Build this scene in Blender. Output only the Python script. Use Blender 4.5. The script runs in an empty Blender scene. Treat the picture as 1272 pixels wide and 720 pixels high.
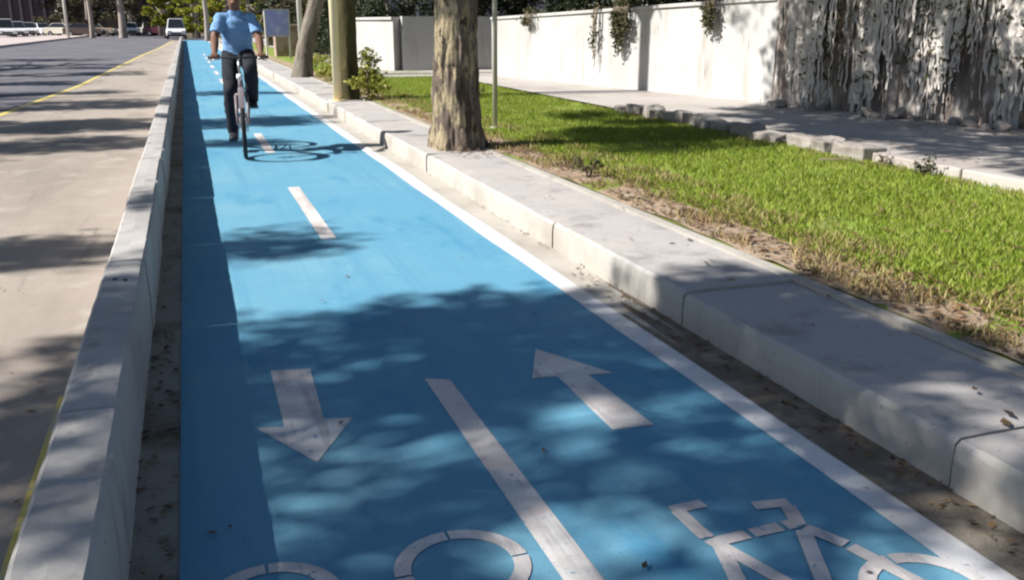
import bpy, bmesh, math, random
import numpy as np
from mathutils import Vector, Matrix, noise
random.seed(7); RNG = np.random.default_rng(7)
D = bpy.data; SC = bpy.context.scene; COL = SC.collection
PI = math.pi; rad = math.radians

# ------------------------------------------------------------------ camera, sky, sun, exposure
cam_d = D.cameras.new('camera'); cam = D.objects.new('camera', cam_d); COL.objects.link(cam)
cam.location = (0, 0, 1.3)
cam.rotation_euler = (rad(90 - 15.965), 0, rad(-18.813))
cam_d.sensor_width = 36.0; cam_d.lens = 36.0 * 1150 / 1272
cam_d.clip_start = 0.05; cam_d.clip_end = 3000
SC.camera = cam

SUN = Vector((-1.15, 0.06, 1.0)).normalized()          # direction TO the sun (it stands to the left of the road)
elev = math.asin(SUN.z); azim = math.atan2(SUN.x, SUN.y)
W = D.worlds.new('World'); SC.world = W; W.use_nodes = True
nt = W.node_tree
bg = nt.nodes['Background']
sky = nt.nodes.new('ShaderNodeTexSky'); sky.sky_type = 'NISHITA'; sky.sun_disc = False
sky.sun_elevation = elev; sky.sun_rotation = azim; sky.air_density = 1.0; sky.dust_density = 0.6; sky.ozone_density = 1.5
nt.links.new(sky.outputs[0], bg.inputs[0]); bg.inputs[1].default_value = 0.055
sun_d = D.lights.new('sun', 'SUN'); sun_d.energy = 5.0; sun_d.angle = rad(0.6); sun_d.color = (1.0, 0.97, 0.91)
sun = D.objects.new('sun', sun_d); COL.objects.link(sun); sun.location = (-20, 5, 30)
sun.rotation_euler = SUN.to_track_quat('Z', 'Y').to_euler()
vs = SC.view_settings
SC.display_settings.display_device = 'sRGB'
vs.view_transform = 'Standard'; vs.look = 'None'; vs.exposure = 0.80; vs.gamma = 1.0; vs.use_curve_mapping = False
SC.cycles.filter_width = 2.2                            # a soft phone lens
SC.cycles.max_bounces = 5; SC.cycles.diffuse_bounces = 3; SC.cycles.transparent_max_bounces = 4

# ------------------------------------------------------------------ helpers: materials
def _mat(name):
    m = D.materials.new(name); m.use_nodes = True
    t = m.node_tree; b = t.nodes['Principled BSDF']
    return m, t, b
def _coord(t, world):
    if world:
        return t.nodes.new('ShaderNodeNewGeometry').outputs['Position']
    return t.nodes.new('ShaderNodeTexCoord').outputs['Object']
def _noise(t, co, scale, detail=4, rough=0.6, stretch=None):
    n = t.nodes.new('ShaderNodeTexNoise'); n.inputs['Scale'].default_value = scale
    n.inputs['Detail'].default_value = detail; n.inputs['Roughness'].default_value = rough
    if stretch:
        mp = t.nodes.new('ShaderNodeMapping'); mp.inputs['Scale'].default_value = stretch
        t.links.new(co, mp.inputs[0]); t.links.new(mp.outputs[0], n.inputs['Vector'])
    else:
        t.links.new(co, n.inputs['Vector'])
    return n.outputs[0]
def _ramp(t, f, a, b):
    r = t.nodes.new('ShaderNodeMapRange'); r.interpolation_type = 'SMOOTHSTEP'
    r.inputs['From Min'].default_value = a; r.inputs['From Max'].default_value = b
    t.links.new(f, r.inputs['Value']); return r.outputs[0]
def _mix(t, f, a, b, mode='MIX'):
    m = t.nodes.new('ShaderNodeMix'); m.data_type = 'RGBA'; m.blend_type = mode
    if isinstance(f, (int, float)): m.inputs[0].default_value = f
    else: t.links.new(f, m.inputs[0])
    for k, v in ((6, a), (7, b)):
        if isinstance(v, tuple): m.inputs[k].default_value = (*v, 1)
        else: t.links.new(v, m.inputs[k])
    return m.outputs[2]
def _bump(t, b, h, strength, dist):
    n = t.nodes.new('ShaderNodeBump'); n.inputs['Strength'].default_value = strength; n.inputs['Distance'].default_value = dist
    t.links.new(h, n.inputs['Height']); t.links.new(n.outputs[0], b.inputs['Normal'])
def surf(name, base, layers=(), rough=0.8, bump=None, world=True, metal=0.0, spec=0.3):
    """layers: (colour, scale, lo, hi[, stretch]) - noise-masked colour over the base"""
    m, t, b = _mat(name); co = _coord(t, world); c = base
    for L in layers:
        st = L[4] if len(L) > 4 else None
        c = _mix(t, _ramp(t, _noise(t, co, L[1], 5, 0.62, st), L[2], L[3]), c, L[0])
    if isinstance(c, tuple): b.inputs['Base Color'].default_value = (*c, 1)
    else: t.links.new(c, b.inputs['Base Color'])
    b.inputs['Roughness'].default_value = rough; b.inputs['Metallic'].default_value = metal
    b.inputs['Specular IOR Level'].default_value = spec
    if bump: _bump(t, b, _noise(t, co, bump[0], 6, 0.7), bump[1], bump[2])
    return m
def leafmat(name, cols, trans=0.25, rough=0.55):
    m, t, b = _mat(name)
    g = t.nodes.new('ShaderNodeNewGeometry'); cr = t.nodes.new('ShaderNodeValToRGB')
    e = cr.color_ramp.elements
    while len(e) < len(cols): e.new(0.5)
    for i, c in enumerate(cols):
        e[i].position = i / (len(cols) - 1); e[i].color = (*c, 1)
    t.links.new(g.outputs['Random Per Island'], cr.inputs[0])
    t.links.new(cr.outputs[0], b.inputs['Base Color'])
    b.inputs['Roughness'].default_value = rough; b.inputs['Specular IOR Level'].default_value = 0.25
    tr = t.nodes.new('ShaderNodeBsdfTranslucent'); t.links.new(cr.outputs[0], tr.inputs[0])
    mx = t.nodes.new('ShaderNodeMixShader'); mx.inputs[0].default_value = trans
    t.links.new(b.outputs[0], mx.inputs[1]); t.links.new(tr.outputs[0], mx.inputs[2])
    t.links.new(mx.outputs[0], t.nodes['Material Output'].inputs[0])
    return m

# ------------------------------------------------------------------ helpers: meshes and objects
class MB:
    def __init__(s): s.v = []; s.f = []
    def add(s, vs, fs):
        o = len(s.v); s.v += [tuple(p) for p in vs]; s.f += [tuple(i + o for i in f) for f in fs]; return s
    def box(s, x0, x1, y0, y1, z0, z1):
        return s.add([(x0,y0,z0),(x1,y0,z0),(x1,y1,z0),(x0,y1,z0),(x0,y0,z1),(x1,y0,z1),(x1,y1,z1),(x0,y1,z1)],
                     [(0,3,2,1),(4,5,6,7),(0,1,5,4),(1,2,6,5),(2,3,7,6),(3,0,4,7)])
    def tube(s, pts, rs, n=10, cap=True, flat=None):
        pts = [Vector(p) for p in pts]; rs = rs if hasattr(rs, '__len__') else [rs]*len(pts)
        vs = []; fs = []; prev = None
        for i, p in enumerate(pts):
            d = (pts[min(i+1, len(pts)-1)] - pts[max(i-1, 0)]).normalized()
            if prev is None:
                a = Vector((1,0,0)) if abs(d.x) < 0.9 else Vector((0,1,0))
                u = (a - d*a.dot(d)).normalized()
            else:
                u = (prev - d*prev.dot(d)).normalized()
            prev = u; w = d.cross(u)
            r = rs[i]; ru, rw = r if isinstance(r, tuple) else (r, r)
            for k in range(n):
                t = 2*PI*k/n; vs.append(p + u*math.cos(t)*ru + w*math.sin(t)*rw)
        m = len(pts)
        for i in range(m-1):
            for k in range(n):
                a = i*n+k; b = i*n+(k+1) % n; fs.append((a, b, b+n, a+n))
        if cap: fs.append(tuple(range(n-1, -1, -1))); fs.append(tuple((m-1)*n+k for k in range(n)))
        return s.add(vs, fs)
    def torus(s, c, axis, R, r, n=40, k=8):
        c = Vector(c); ax = Vector(axis).normalized(); u = ax.orthogonal().normalized(); w = ax.cross(u)
        vs = []; fs = []
        for i in range(n):
            t = 2*PI*i/n; d = u*math.cos(t)+w*math.sin(t)
            for j in range(k):
                q = 2*PI*j/k; vs.append(c + d*(R+r*math.cos(q)) + ax*r*math.sin(q))
        for i in range(n):
            for j in range(k):
                a = i*k+j; b = i*k+(j+1) % k; a2 = ((i+1) % n)*k+j; b2 = ((i+1) % n)*k+(j+1) % k
                fs.append((a, a2, b2, b))
        return s.add(vs, fs)
    def ellip(s, c, r, n=16, m=10):
        c = Vector(c); vs = []; fs = []
        for i in range(m+1):
            ph = PI*i/m
            for k in range(n):
                t = 2*PI*k/n
                vs.append((c.x+r[0]*math.sin(ph)*math.cos(t), c.y+r[1]*math.sin(ph)*math.sin(t), c.z+r[2]*math.cos(ph)))
        for i in range(m):
            for k in range(n):
                a = i*n+k; b = i*n+(k+1) % n; fs.append((a, a+n, b+n, b))
        return s.add(vs, fs)
    def poly(s, pts, z): return s.add([(p[0], p[1], z) for p in pts], [tuple(range(len(pts)))])
    def stroke(s, a, b, w, z):
        a = Vector((*a, 0)); b = Vector((*b, 0)); d = (b-a).normalized(); q = Vector((-d.y, d.x, 0))*w/2
        return s.poly([a-q, b-q, b+q, a+q], z)
    def prism(s, prof, x0, x1):                          # profile in (y,z) extruded along x
        n = len(prof)
        return s.add([(x0, p[0], p[1]) for p in prof]+[(x1, p[0], p[1]) for p in prof],
                     [tuple(range(n)), tuple(range(2*n-1, n-1, -1))]+[(i, i+n, (i+1) % n+n, (i+1) % n) for i in range(n)])
    def build(s, name, mat, parent=None, smooth=False, bevel=0.0, remesh=0.0, relax=0):
        me = D.meshes.new(name); me.from_pydata(s.v, [], s.f); me.update()
        bm = bmesh.new(); bm.from_mesh(me); bmesh.ops.recalc_face_normals(bm, faces=bm.faces); bm.to_mesh(me); bm.free()
        o = D.objects.new(name, me); COL.objects.link(o)
        if bevel:
            b = o.modifiers.new('bevel', 'BEVEL'); b.width = bevel; b.segments = 2; b.limit_method = 'ANGLE'; b.angle_limit = rad(40)
        if remesh:
            r = o.modifiers.new('remesh', 'REMESH'); r.mode = 'VOXEL'; r.voxel_size = remesh
        if relax:
            r = o.modifiers.new('relax', 'SMOOTH'); r.iterations = relax; r.factor = 0.5
        if o.modifiers:
            dg = bpy.context.evaluated_depsgraph_get(); ev = D.meshes.new_from_object(o.evaluated_get(dg))
            o.modifiers.clear(); o.data = ev; D.meshes.remove(me); ev.name = name; me = ev
        if smooth:
            for p in me.polygons: p.use_smooth = True
        me.materials.clear(); me.materials.append(mat)
        if parent: o.parent = parent
        return o
def tag(o, label=None, cat=None, group=None, kind=None):
    if label: o['label'] = label
    if cat: o['category'] = cat
    if group: o['group'] = group
    if kind: o['kind'] = kind
    return o
def thing(name, label, cat, loc=(0,0,0), rz=0.0, group=None):
    o = D.objects.new(name, None); COL.objects.link(o); o.location = loc; o.rotation_euler.z = rz; o.empty_display_size = 0.2
    return tag(o, label, cat, group)
def dup(o, parent=None):
    c = o.copy(); COL.objects.link(c)
    if parent: c.parent = parent
    for ch in list(o.children): dup(ch, c)
    return c
def nobj(name, verts, faces, mat, parent=None):          # numpy quads
    me = D.meshes.new(name); n = len(verts); k = faces.shape[1]
    me.vertices.add(n); me.vertices.foreach_set('co', verts.astype(np.float32).ravel())
    me.loops.add(faces.size); me.loops.foreach_set('vertex_index', faces.astype(np.int32).ravel())
    me.polygons.add(len(faces)); me.polygons.foreach_set('loop_start', np.arange(0, faces.size, k, dtype=np.int32))
    me.update(); me.validate()
    o = D.objects.new(name, me); COL.objects.link(o); me.materials.append(mat)
    if parent: o.parent = parent
    return o
def leaves(pts, size, rng=RNG, aspect=0.5, droop=0.0):
    """one bent leaf (two triangles folded along the midrib as a quad) at every point"""
    n = len(pts); s = size*rng.uniform(0.6, 1.3, (n, 1))
    d = rng.normal(size=(n, 3)); d[:, 2] = d[:, 2]*0.6-droop; d /= np.linalg.norm(d, axis=1, keepdims=True)
    q = rng.normal(size=(n, 3)); q[:, 2] *= 0.6; q -= d*np.sum(q*d, 1, keepdims=True); q /= np.linalg.norm(q, axis=1, keepdims=True)
    a = pts-d*s*0.5; b = pts+q*s*aspect*0.5; c = pts+d*s*0.5; e = pts-q*s*aspect*0.5
    v = np.stack([a, b, c, e], 1).reshape(-1, 3); f = np.arange(4*n).reshape(-1, 4)
    return v, f
def clumps(centres, rs, per, rng=RNG):
    out = []
    for c, r in zip(centres, rs):
        p = rng.normal(size=(per, 3)); p /= np.linalg.norm(p, axis=1, keepdims=True)
        p *= (rng.uniform(0.15, 1, (per, 1))**0.5)*r; p[:, 2] *= 0.6
        out.append(np.asarray(c)+p)
    return np.concatenate(out)

# ------------------------------------------------------------------ materials
M = {}
M['ground'] = surf('dry_earth', (0.20,0.165,0.12), [((0.11,0.09,0.06), 0.8, .45, .65), ((0.28,0.24,0.18), 6, .5, .7)], .95, (20,.5,.02))
M['asphalt'] = surf('asphalt', (0.118,0.112,0.132), [((0.17,0.16,0.165), 0.35, .42, .66), ((0.07,0.07,0.08), 3, .55, .75, (1,.25,1)), ((.2,.19,.19), 60, .55, .8)], .85, (120,.4,.006))
M['shoulder'] = surf('dusty_shoulder', (0.345,0.292,0.252), [((0.255,0.215,0.185), 0.9, .42, .68, (1,.3,1)), ((0.385,0.345,0.295), 3, .5, .72), ((.17,.15,.13), 1.1, .60, .74, (3,.25,1)), ((0.24,.21,.17), 14, .62, .76), ((.30,.26,.22), 90, .55, .7)], .92, (140,.5,.006))
M['blue'] = surf('blue_lane_paint', (0.118,0.310,0.445), [((0.165,0.35,0.455), 0.55, .40, .66), ((0.065,0.245,0.40), 2.2, .52, .74, (1,.35,1)), ((0.115,0.295,0.43), 1.6, .50, .66, (4,.10,1)), ((0.19,0.37,0.47), 9, .58, .80), ((0.05,.19,.33), 75, .58, .74), ((.16,.37,.50), 130, .60, .74), ((.24,.29,.29), 1.3, .68, .86)], .75, (230,.5,.004), spec=.12)
def cracks(m, colour, sc):
    t = m.node_tree; b = t.nodes['Principled BSDF']; co = _coord(t, True)
    src = b.inputs['Base Color'].links[0].from_socket
    n = t.nodes.new('ShaderNodeTexNoise'); n.inputs['Scale'].default_value = 3; t.links.new(co, n.inputs['Vector'])
    mv = t.nodes.new('ShaderNodeVectorMath'); mv.operation = 'MULTIPLY_ADD'; mv.inputs[1].default_value = (.35,.35,0); t.links.new(n.outputs[1], mv.inputs[0]); t.links.new(co, mv.inputs[2])
    v = t.nodes.new('ShaderNodeTexVoronoi'); v.feature = 'DISTANCE_TO_EDGE'; v.inputs['Scale'].default_value = sc; t.links.new(mv.outputs[0], v.inputs['Vector'])
    line = _ramp(t, v.outputs['Distance'], .0035, .0012)
    mk = t.nodes.new('ShaderNodeMath'); mk.operation = 'MULTIPLY'; t.links.new(line, mk.inputs[0]); t.links.new(_ramp(t, _noise(t, co, .9, 3), .54, .68), mk.inputs[1])
    t.links.new(_mix(t, mk.outputs[0], src, colour), b.inputs['Base Color'])
cracks(M['blue'], (.045,.15,.24), .55); cracks(M['shoulder'], (.13,.11,.09), .8); cracks(M['asphalt'], (.05,.05,.055), .5)
M['white_paint'] = surf('worn_white_paint', (0.62,0.575,0.55), [((0.50,0.42,0.40), 5, .45, .70), ((0.66,0.65,0.63), 2, .45, .65), ((0.15,0.30,0.42), 30, .615, .70), ((.34,.32,.33), 110, .60, .70), ((.44,.41,.41), 3, .50, .66, (5,.3,1))], .8, (160,.3,.003))
M['edge_paint'] = surf('edge_line_paint', (0.70,0.69,0.69), [((0.60,0.56,0.53), 3, .45, .70), ((0.30,0.33,0.36), 24, .62, .72), ((.42,.41,.40), 100, .60, .72)], .7, (160,.3,.003))
M['yellow_paint'] = surf('worn_yellow_paint', (0.62,0.50,0.13), [((0.42,0.38,0.28), 2.5, .48, .66), ((0.40,0.36,0.31), 14, .55, .72)], .8)
M['gutter'] = surf('gutter_concrete', (0.34,0.30,0.25), [((0.20,0.165,0.13), 2.2, .45, .66), ((0.13,0.10,0.075), 8, .55, .74), ((.44,.40,.35), 30, .56, .75)], .95, (70,.6,.01))
M['dirt'] = surf('gutter_dirt', (0.17,0.14,0.11), [((0.29,0.25,0.20), 4, .46, .66), ((0.09,0.07,0.055), 9, .54, .72), ((.36,.32,.28), 30, .60, .76)], .97, (70,.7,.012))
M['kerb'] = surf('kerb_concrete', (0.43,0.40,0.36), [((0.35,0.32,0.28), 1.4, .44, .68), ((0.27,0.245,0.22), 5, .54, .78, (1,1,.3)), ((0.48,0.45,0.41), 3, .55, .75), ((.20,.18,.16), 26, .63, .74), ((.38,.35,.32), 70, .58, .74)], .9, (90,.45,.006))
M['slab'] = surf('slab_concrete', (0.40,0.375,0.365), [((0.45,0.41,0.385), 1.1, .42, .66), ((0.235,0.22,0.215), 3.2, .50, .76), ((.19,.175,.165), 20, .64, .74), ((.22,.205,.20), 60, .58, .74)], .92, (90,.45,.006))
M['barrier'] = surf('barrier_concrete', (0.42,0.40,0.385), [((0.34,0.32,0.305), 2.0, .44, .68), ((0.25,0.23,0.215), 6, .56, .74, (1,1,.3)), ((.17,.155,.145), 24, .64, .73), ((.42,.40,.38), 60, .60, .76)], .85, (80,.4,.005))
M['dark_fill'] = surf('dark_fill_paint', (0.03,0.027,0.025), (), .95)
M['lawn'] = surf('lawn_soil', (0.22,0.28,0.05), [((0.24,0.22,0.08), 1.2, .52, .70), ((0.13,0.19,0.03), 3, .5, .7)], .95, (40,.6,.02))
M['edge_soil'] = surf('bare_soil', (0.40,0.30,0.215), [((0.27,0.185,0.125), 4, .45, .68), ((0.47,0.385,0.29), 11, .52, .74), ((.15,.095,.06), 22, .62, .74)], .97, (45,.8,.02))
M['pave'] = surf('path_concrete', (0.43,0.395,0.365), [((0.35,0.31,0.285), 0.9, .44, .68), ((0.36,0.325,0.295), 4, .58, .76), ((.50,.47,.44), 12, .56, .76)], .92, (60,.45,.006))
M['far_pave'] = surf('far_pavement', (0.50,0.42,0.40), [((0.40,0.35,0.33), 0.5, .45, .66)], .9)
M['wall_white'] = surf('white_render', (0.45,0.44,0.43), [((0.395,0.38,0.36), 0.7, .44, .70), ((0.33,0.305,0.27), 2.4, .52, .74, (1,1,.18)), ((0.21,0.185,0.155), 3.0, .60, .74, (1,1,.09)), ((.26,.235,.20), 7, .62, .74, (1,1,.2)), ((.45,.42,.39), 40, .60, .78)], .88, (30,.35,.01))
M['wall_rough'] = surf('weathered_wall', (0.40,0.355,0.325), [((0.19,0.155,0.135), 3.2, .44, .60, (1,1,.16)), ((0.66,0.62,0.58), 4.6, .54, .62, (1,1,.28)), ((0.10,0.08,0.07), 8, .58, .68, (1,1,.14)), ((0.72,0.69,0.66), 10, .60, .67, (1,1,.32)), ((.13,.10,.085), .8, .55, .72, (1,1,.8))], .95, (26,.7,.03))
M['stone'] = surf('edging_stone', (0.31,0.28,0.255), [((0.22,0.19,0.17), 5, .45, .68), ((0.14,.12,.105), 16, .58, .74)], .95, (40,.6,.01))
M['bark'] = surf('flaking_bark', (0.155,0.118,0.095), [((0.36,0.29,0.185), 4.6, .48, .56, (1,1,.5)), ((0.085,0.06,0.045), 7.5, .54, .62, (1,1,.42)), ((0.05,0.036,0.028), 13, .60, .67, (1,1,.5)), ((.46,.39,.27), 17, .64, .72, (1,1,.5))], .95, (22,.9,.03), world=False)
M['bark_plain'] = surf('grey_bark', (0.21,0.18,0.145), [((0.13,0.105,0.08), 3, .45, .65, (1,1,.2)), ((.30,.265,.22), 9, .55, .74, (1,1,.3))], .95, (18,.8,.03), world=False)
M['bark_far'] = surf('pale_bark', (0.34,0.29,0.26), [((0.22,0.18,0.155), 2, .45, .65, (1,1,.3))], .95, world=False)
M['bark_limed'] = surf('olive_bark', (0.075,0.065,0.028), [((0.04,0.035,0.017), 4, .48, .64, (1,1,.3)), ((.12,.105,.045), 9, .55, .72, (1,1,.4))], .95, (18,.7,.02), world=False)
M['cream'] = surf('cream_post_paint', (0.80,0.69,0.45), [((0.60,0.46,0.28), 5, .50, .74, (1,1,.2))], .7, world=False)
M['pole'] = surf('pale_pole_paint', (0.60,0.57,0.52), [((0.50,0.46,0.41), 5, .50, .74, (1,1,.2))], .6, world=False)
M['thin_pole'] = surf('dull_pole_paint', (0.47,0.44,0.36), [((0.33,0.29,0.22), 5, .50, .74, (1,1,.2))], .7, world=False)
M['leaf_shade'] = leafmat('street_tree_leaf', [(.035,.065,.018), (.06,.10,.025), (.09,.125,.035)], .12)
M['leaf_dark'] = leafmat('dark_leaf', [(.012,.020,.010), (.025,.040,.014), (.05,.065,.025), (.03,.026,.02)], .10)  # near-black greens: shade from the crowns overhead is put into the leaf colour
M['leaf_brown'] = leafmat('olive_leaf', [(.030,.026,.015), (.055,.047,.022), (.10,.085,.035), (.045,.038,.03)], .12)
M['leaf_lime'] = leafmat('lime_leaf', [(.14,.19,.02), (.25,.30,.03), (.36,.36,.05), (.28,.22,.05)], .40)
M['leaf_vine'] = leafmat('vine_leaf', [(.030,.040,.015), (.07,.075,.03), (.12,.10,.05), (.05,.035,.02)], .12)
M['leaf_yellow'] = leafmat('yellow_leaf', [(.17,.20,.03), (.30,.29,.05), (.36,.35,.09)], .25)
M['dry_leaf'] = leafmat('fallen_leaf', [(.07,.035,.02), (.15,.075,.035), (.25,.15,.07), (.045,.028,.02), (.32,.22,.13)], .0, .9)
M['grass'] = leafmat('grass_blade', [(.16,.235,.022), (.24,.325,.035), (.32,.38,.055), (.38,.38,.12)], .35)
M['dry_grass'] = leafmat('dry_grass_blade', [(.20,.13,.06), (.36,.26,.12), (.44,.36,.19), (.20,.20,.05)], .15, .9)
M['pale_stem'] = surf('bleached_vine_stem', (0.60,0.56,0.52), [((0.36,0.32,0.29), 5, .50, .70)], .95, world=False)
M['vine_stem'] = surf('dead_vine_stem', (0.16,0.125,0.09), [((0.34,0.29,0.22), 6, .50, .70)], .95, world=False)

# ------------------------------------------------------------------ the ground
def sheet(name, x0, x1, y0, y1, z, mat, nx=1, ny=1, kind='structure'):
    xs = np.linspace(x0, x1, nx+1); ys = np.linspace(y0, y1, ny+1); m = MB()
    v = [(x, y, z) for y in ys for x in xs]
    f = [(j*(nx+1)+i, j*(nx+1)+i+1, (j+1)*(nx+1)+i+1, (j+1)*(nx+1)+i) for j in range(ny) for i in range(nx)]
    m.add(v, f); return tag(m.build(name, mat), kind=kind)
sheet('ground', -700, 700, -60, 1500, -0.05, M['ground'])
sheet('road', -10.3, -0.13, -8, 240, -0.008, M['asphalt'])
sheet('crossroad', -0.13, 60, 90, 104, -0.0085, M['asphalt'])
m = MB(); m.poly([(-2.78,-8), (-0.4,-8), (-0.4,86), (-1.2,86), (-1.6,58), (-1.95,46), (-2.38,23), (-2.72,15)], -0.004)
tag(m.build('road_shoulder', M['shoulder']), kind='structure')
sheet('cycle_lane', -0.13, 1.72, -4, 88, 0.0, M['blue'])
sheet('gutter', -0.26, -0.13, -4, 88, -0.004, M['gutter'])
sheet('kerb_gutter', 1.80, 2.0, -4, 88, -0.002, M['kerb'])
m = MB(); q = [(1.81, -4), (2.0, -4)]+[(2.0-.19*i/8, 3.9+.5*noise.noise(Vector((i*.7, 0, 0)))+.35*math.sin(i*1.9)-.05*i) for i in range(9)]
m.poly(q, .001); tag(m.build('gutter_dirt', M['dirt']), kind='structure')
# far pavement with its kerb
m = MB(); m.box(-40, -10.3, -8, 240, -0.04, 0.13); tag(m.build('far_pavement', M['far_pave']), kind='structure')
# right kerb of cast slabs, joints open
def slab_run(m, prof, y0, y1, step, off, chip, seed):
    """cast block along y: profile (x,z), its edges chipped and wavering"""
    n = max(1, int((y1-y0)/step)); k = len(prof); v = []
    for i in range(n+1):
        y = y0+(y1-y0)*i/n
        for j, p in enumerate(prof):
            x, z = p[0]+off[0], p[1]+off[1]+off[2]*(i/n-.5)
            if z > 0.02:
                q = noise.noise(Vector((y*2.3, j*5.1, seed)))*.5+noise.noise(Vector((y*11, j*3.7, seed+4)))
                ch = max(0, noise.noise(Vector((y*5, j*2.1, seed+9)))-.28)*1.8
                x += chip*q*.4; z -= chip*(abs(q)*.5+2.2*ch)
            v.append((x, y, z))
    f = [(i*k+j, (i+1)*k+j, (i+1)*k+(j+1) % k, i*k+(j+1) % k) for i in range(n) for j in range(k)]
    f += [tuple(range(k)), tuple(n*k+j for j in range(k-1, -1, -1))]
    m.add(v, f)
KP = [(2.0,-.04), (2.0,.10), (2.004,.142), (2.02,.157), (2.12,.16), (2.45,.16), (2.565,.159), (2.583,.145), (2.585,-.04)]
m = MB(); y = -2.9; i = 0
while y < 88:
    L = 1.6
    slab_run(m, KP, y+.006, y+L-.006, .045 if y < 12 else .4, (random.uniform(-.009,.009), random.uniform(-.006,.005), random.uniform(-.006,.006)), .006, i*3.3); y += L; i += 1
kb = m.build('kerb', M['kerb']); tag(kb, kind='structure')
kb.data.materials.append(M['slab'])
for p in kb.data.polygons:
    if p.normal.z > 0.7: p.material_index = 1
m = MB(); m.box(2.0+.02, 2.58, -4, 88, -0.04, 0.13); tag(m.build('kerb_bed', M['edge_soil']), kind='structure')
# pale back edging behind the slabs
m = MB(); m.box(2.585, 2.65, -4, 88, -0.04, 0.165); tag(m.build('kerb_back_edging', M['kerb']), kind='structure')
# lawn with a slightly uneven surface
def bumpy(name, x0, x1, y0, y1, z, mat, nx, ny, amp, sc):
    o = sheet(name, x0, x1, y0, y1, z, mat, nx, ny)
    for v in o.data.vertices:
        v.co.z += amp*noise.noise(Vector((v.co.x*sc, v.co.y*sc, 3.1)))
    for p in o.data.polygons: p.use_smooth = True
    return o
bumpy('lawn', 2.65, 5.52, -2, 88, 0.165, M['lawn'], 14, 300, .02, 1.3)
bumpy('bare_soil_strip', 2.65, 3.0, -2, 88, 0.172, M['edge_soil'], 5, 700, .02, 4)
sheet('path', 5.5, 9.6, -2, 20.6, 0.20, M['pave'])
sheet('far_path', 4.1, 9.6, 20.6, 88, 0.196, M['pave'])

# painted markings on the cycle lane and the road
m = MB(); ys = np.linspace(-3, 88, 140)
m.add([(1.70+.006*math.sin(y*3.1)+.004*math.sin(y*9), y, .0022) for y in ys]+[(1.81+.006*math.sin(y*2.3+1)+.004*math.sin(y*8), y, .0022) for y in ys],
      [(i, i+140, i+141, i+1) for i in range(139)])
tag(m.build('edge_line', M['edge_paint']), kind='structure')
m = MB(); P = [(-2.95,4), (-2.75,15.5), (-2.32,22.9), (-1.85,46.4), (-1.42,59), (-0.9,86)]; hw = .055
m.add([(x-hw, y, .001) for x, y in P]+[(x+hw, y, .001) for x, y in P], [(i, i+6, i+7, i+1) for i in range(5)])
tag(m.build('yellow_road_line', M['yellow_paint']), kind='structure')
m = MB(); m.box(-0.55, -0.50, -4, 3.5, -0.003, 0.001); tag(m.build('yellow_edge_line', M['yellow_paint']), kind='structure')

def dash(y0, y1, label):
    m = MB(); m.poly([(.70,y0), (.795,y0), (.79,y1), (.695,y1)], .0022)
    tag(m.build('centre_dash', M['white_paint']), label, 'road marking', 'centre dashes of the cycle lane')
m = MB(); m.poly([(.755,0.4), (.85,0.4), (.85,1.8), (.84,3.2), (.75,3.24), (.755,1.8)], .0022)
tag(m.build('centre_dash', M['white_paint']), 'long near centre stripe between the two painted arrows, dappled by shade', 'road marking', 'centre dashes of the cycle lane')
dash(5.78, 7.83, 'short sunlit white centre dash on the bright blue lane in front of the cyclist')
dash(10.1, 12.0, 'white centre dash beside the front wheel of the bicycle')
for i, y in enumerate((14.3, 18.5, 22.7, 27, 31.2, 35.4, 39.6, 44)):
    dash(y, y+2, 'small white centre dash far along the lane, hidden partly behind the cyclist')
m = MB(); m.poly([(.20,3.52), (.35,3.49), (.335,2.985), (.43,2.965), (.27,2.66), (.11,2.98), (.20,2.965)], .0022)
tag(m.build('direction_arrow', M['white_paint']), 'white painted arrow pointing towards the camera on the left of the blue lane', 'road marking', 'direction arrows on the cycle lane')
m = MB(); m.poly([(1.27,3.42), (1.46,3.06), (1.36,3.075), (1.385,2.575), (1.235,2.585), (1.24,3.10), (1.14,3.11)], .0022)
tag(m.build('direction_arrow', M['white_paint']), 'white painted arrow pointing away up the lane, right of the centre stripe', 'road marking', 'direction arrows on the cycle lane')

def bike_symbol(label, T, ph, reach=1.0):
    m = MB(); z = .004; w = .043
    zz = [.0032]
    def ring(c, r):
        for a0, a1 in ((1.5, 88.5), (91.5, 178.5), (181.5, 268.5), (271.5, 358.5)):            # stencil bridges
            n = 14; q = [rad(a0+(a1-a0)*i/n+ph) for i in range(n+1)]
            o = [T((c[0]+(r+w/2)*math.cos(t), c[1]+(r+w/2)*math.sin(t))) for t in q]; i_ = [T((c[0]+(r-w/2)*math.cos(t), c[1]+(r-w/2)*math.sin(t))) for t in q]
            m.add([(*p, zz[0]) for p in o+i_], [(k, k+1, k+n+2, k+n+1) for k in range(n)])
    def st(a, b, ww=w): zz[0] += .00015; m.stroke(T(a), T(b), ww, zz[0])
    ring((-.25, 0), .15); ring((.215, 0), .145);
    st((-.19,.545), (-.085,.55)); st((-.175,.535), (-.17,.385)); st((-.168,.375), (-.06,.04))       # saddle, seat tube
    st((-.15,.36), (-.06,.365)); st((-.045,.366), (.045,.37)); st((.06,.37), (.10,.372))           # top tube
    st((.04,.49), (.145,.475)); st((.13,.458), (.098,.36)); st((.105,.345), (.155,.24)); st((.158,.225), (.215-.035*(1-reach)/.4, .02+.14*(1-reach)/.4))   # bars and fork
    st((.09,.33), (-.03,.06))
    if reach == 1.0: st((-.03,.03), (-.22,.01)); st((-.16,.33), (-.245,.03))
    else: st((-.165,.33), (-.215,.165))
                # down tube, stays
    return tag(m.build('bicycle_symbol', M['white_paint']), label, 'road marking', 'bicycle symbols on the cycle lane')
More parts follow.
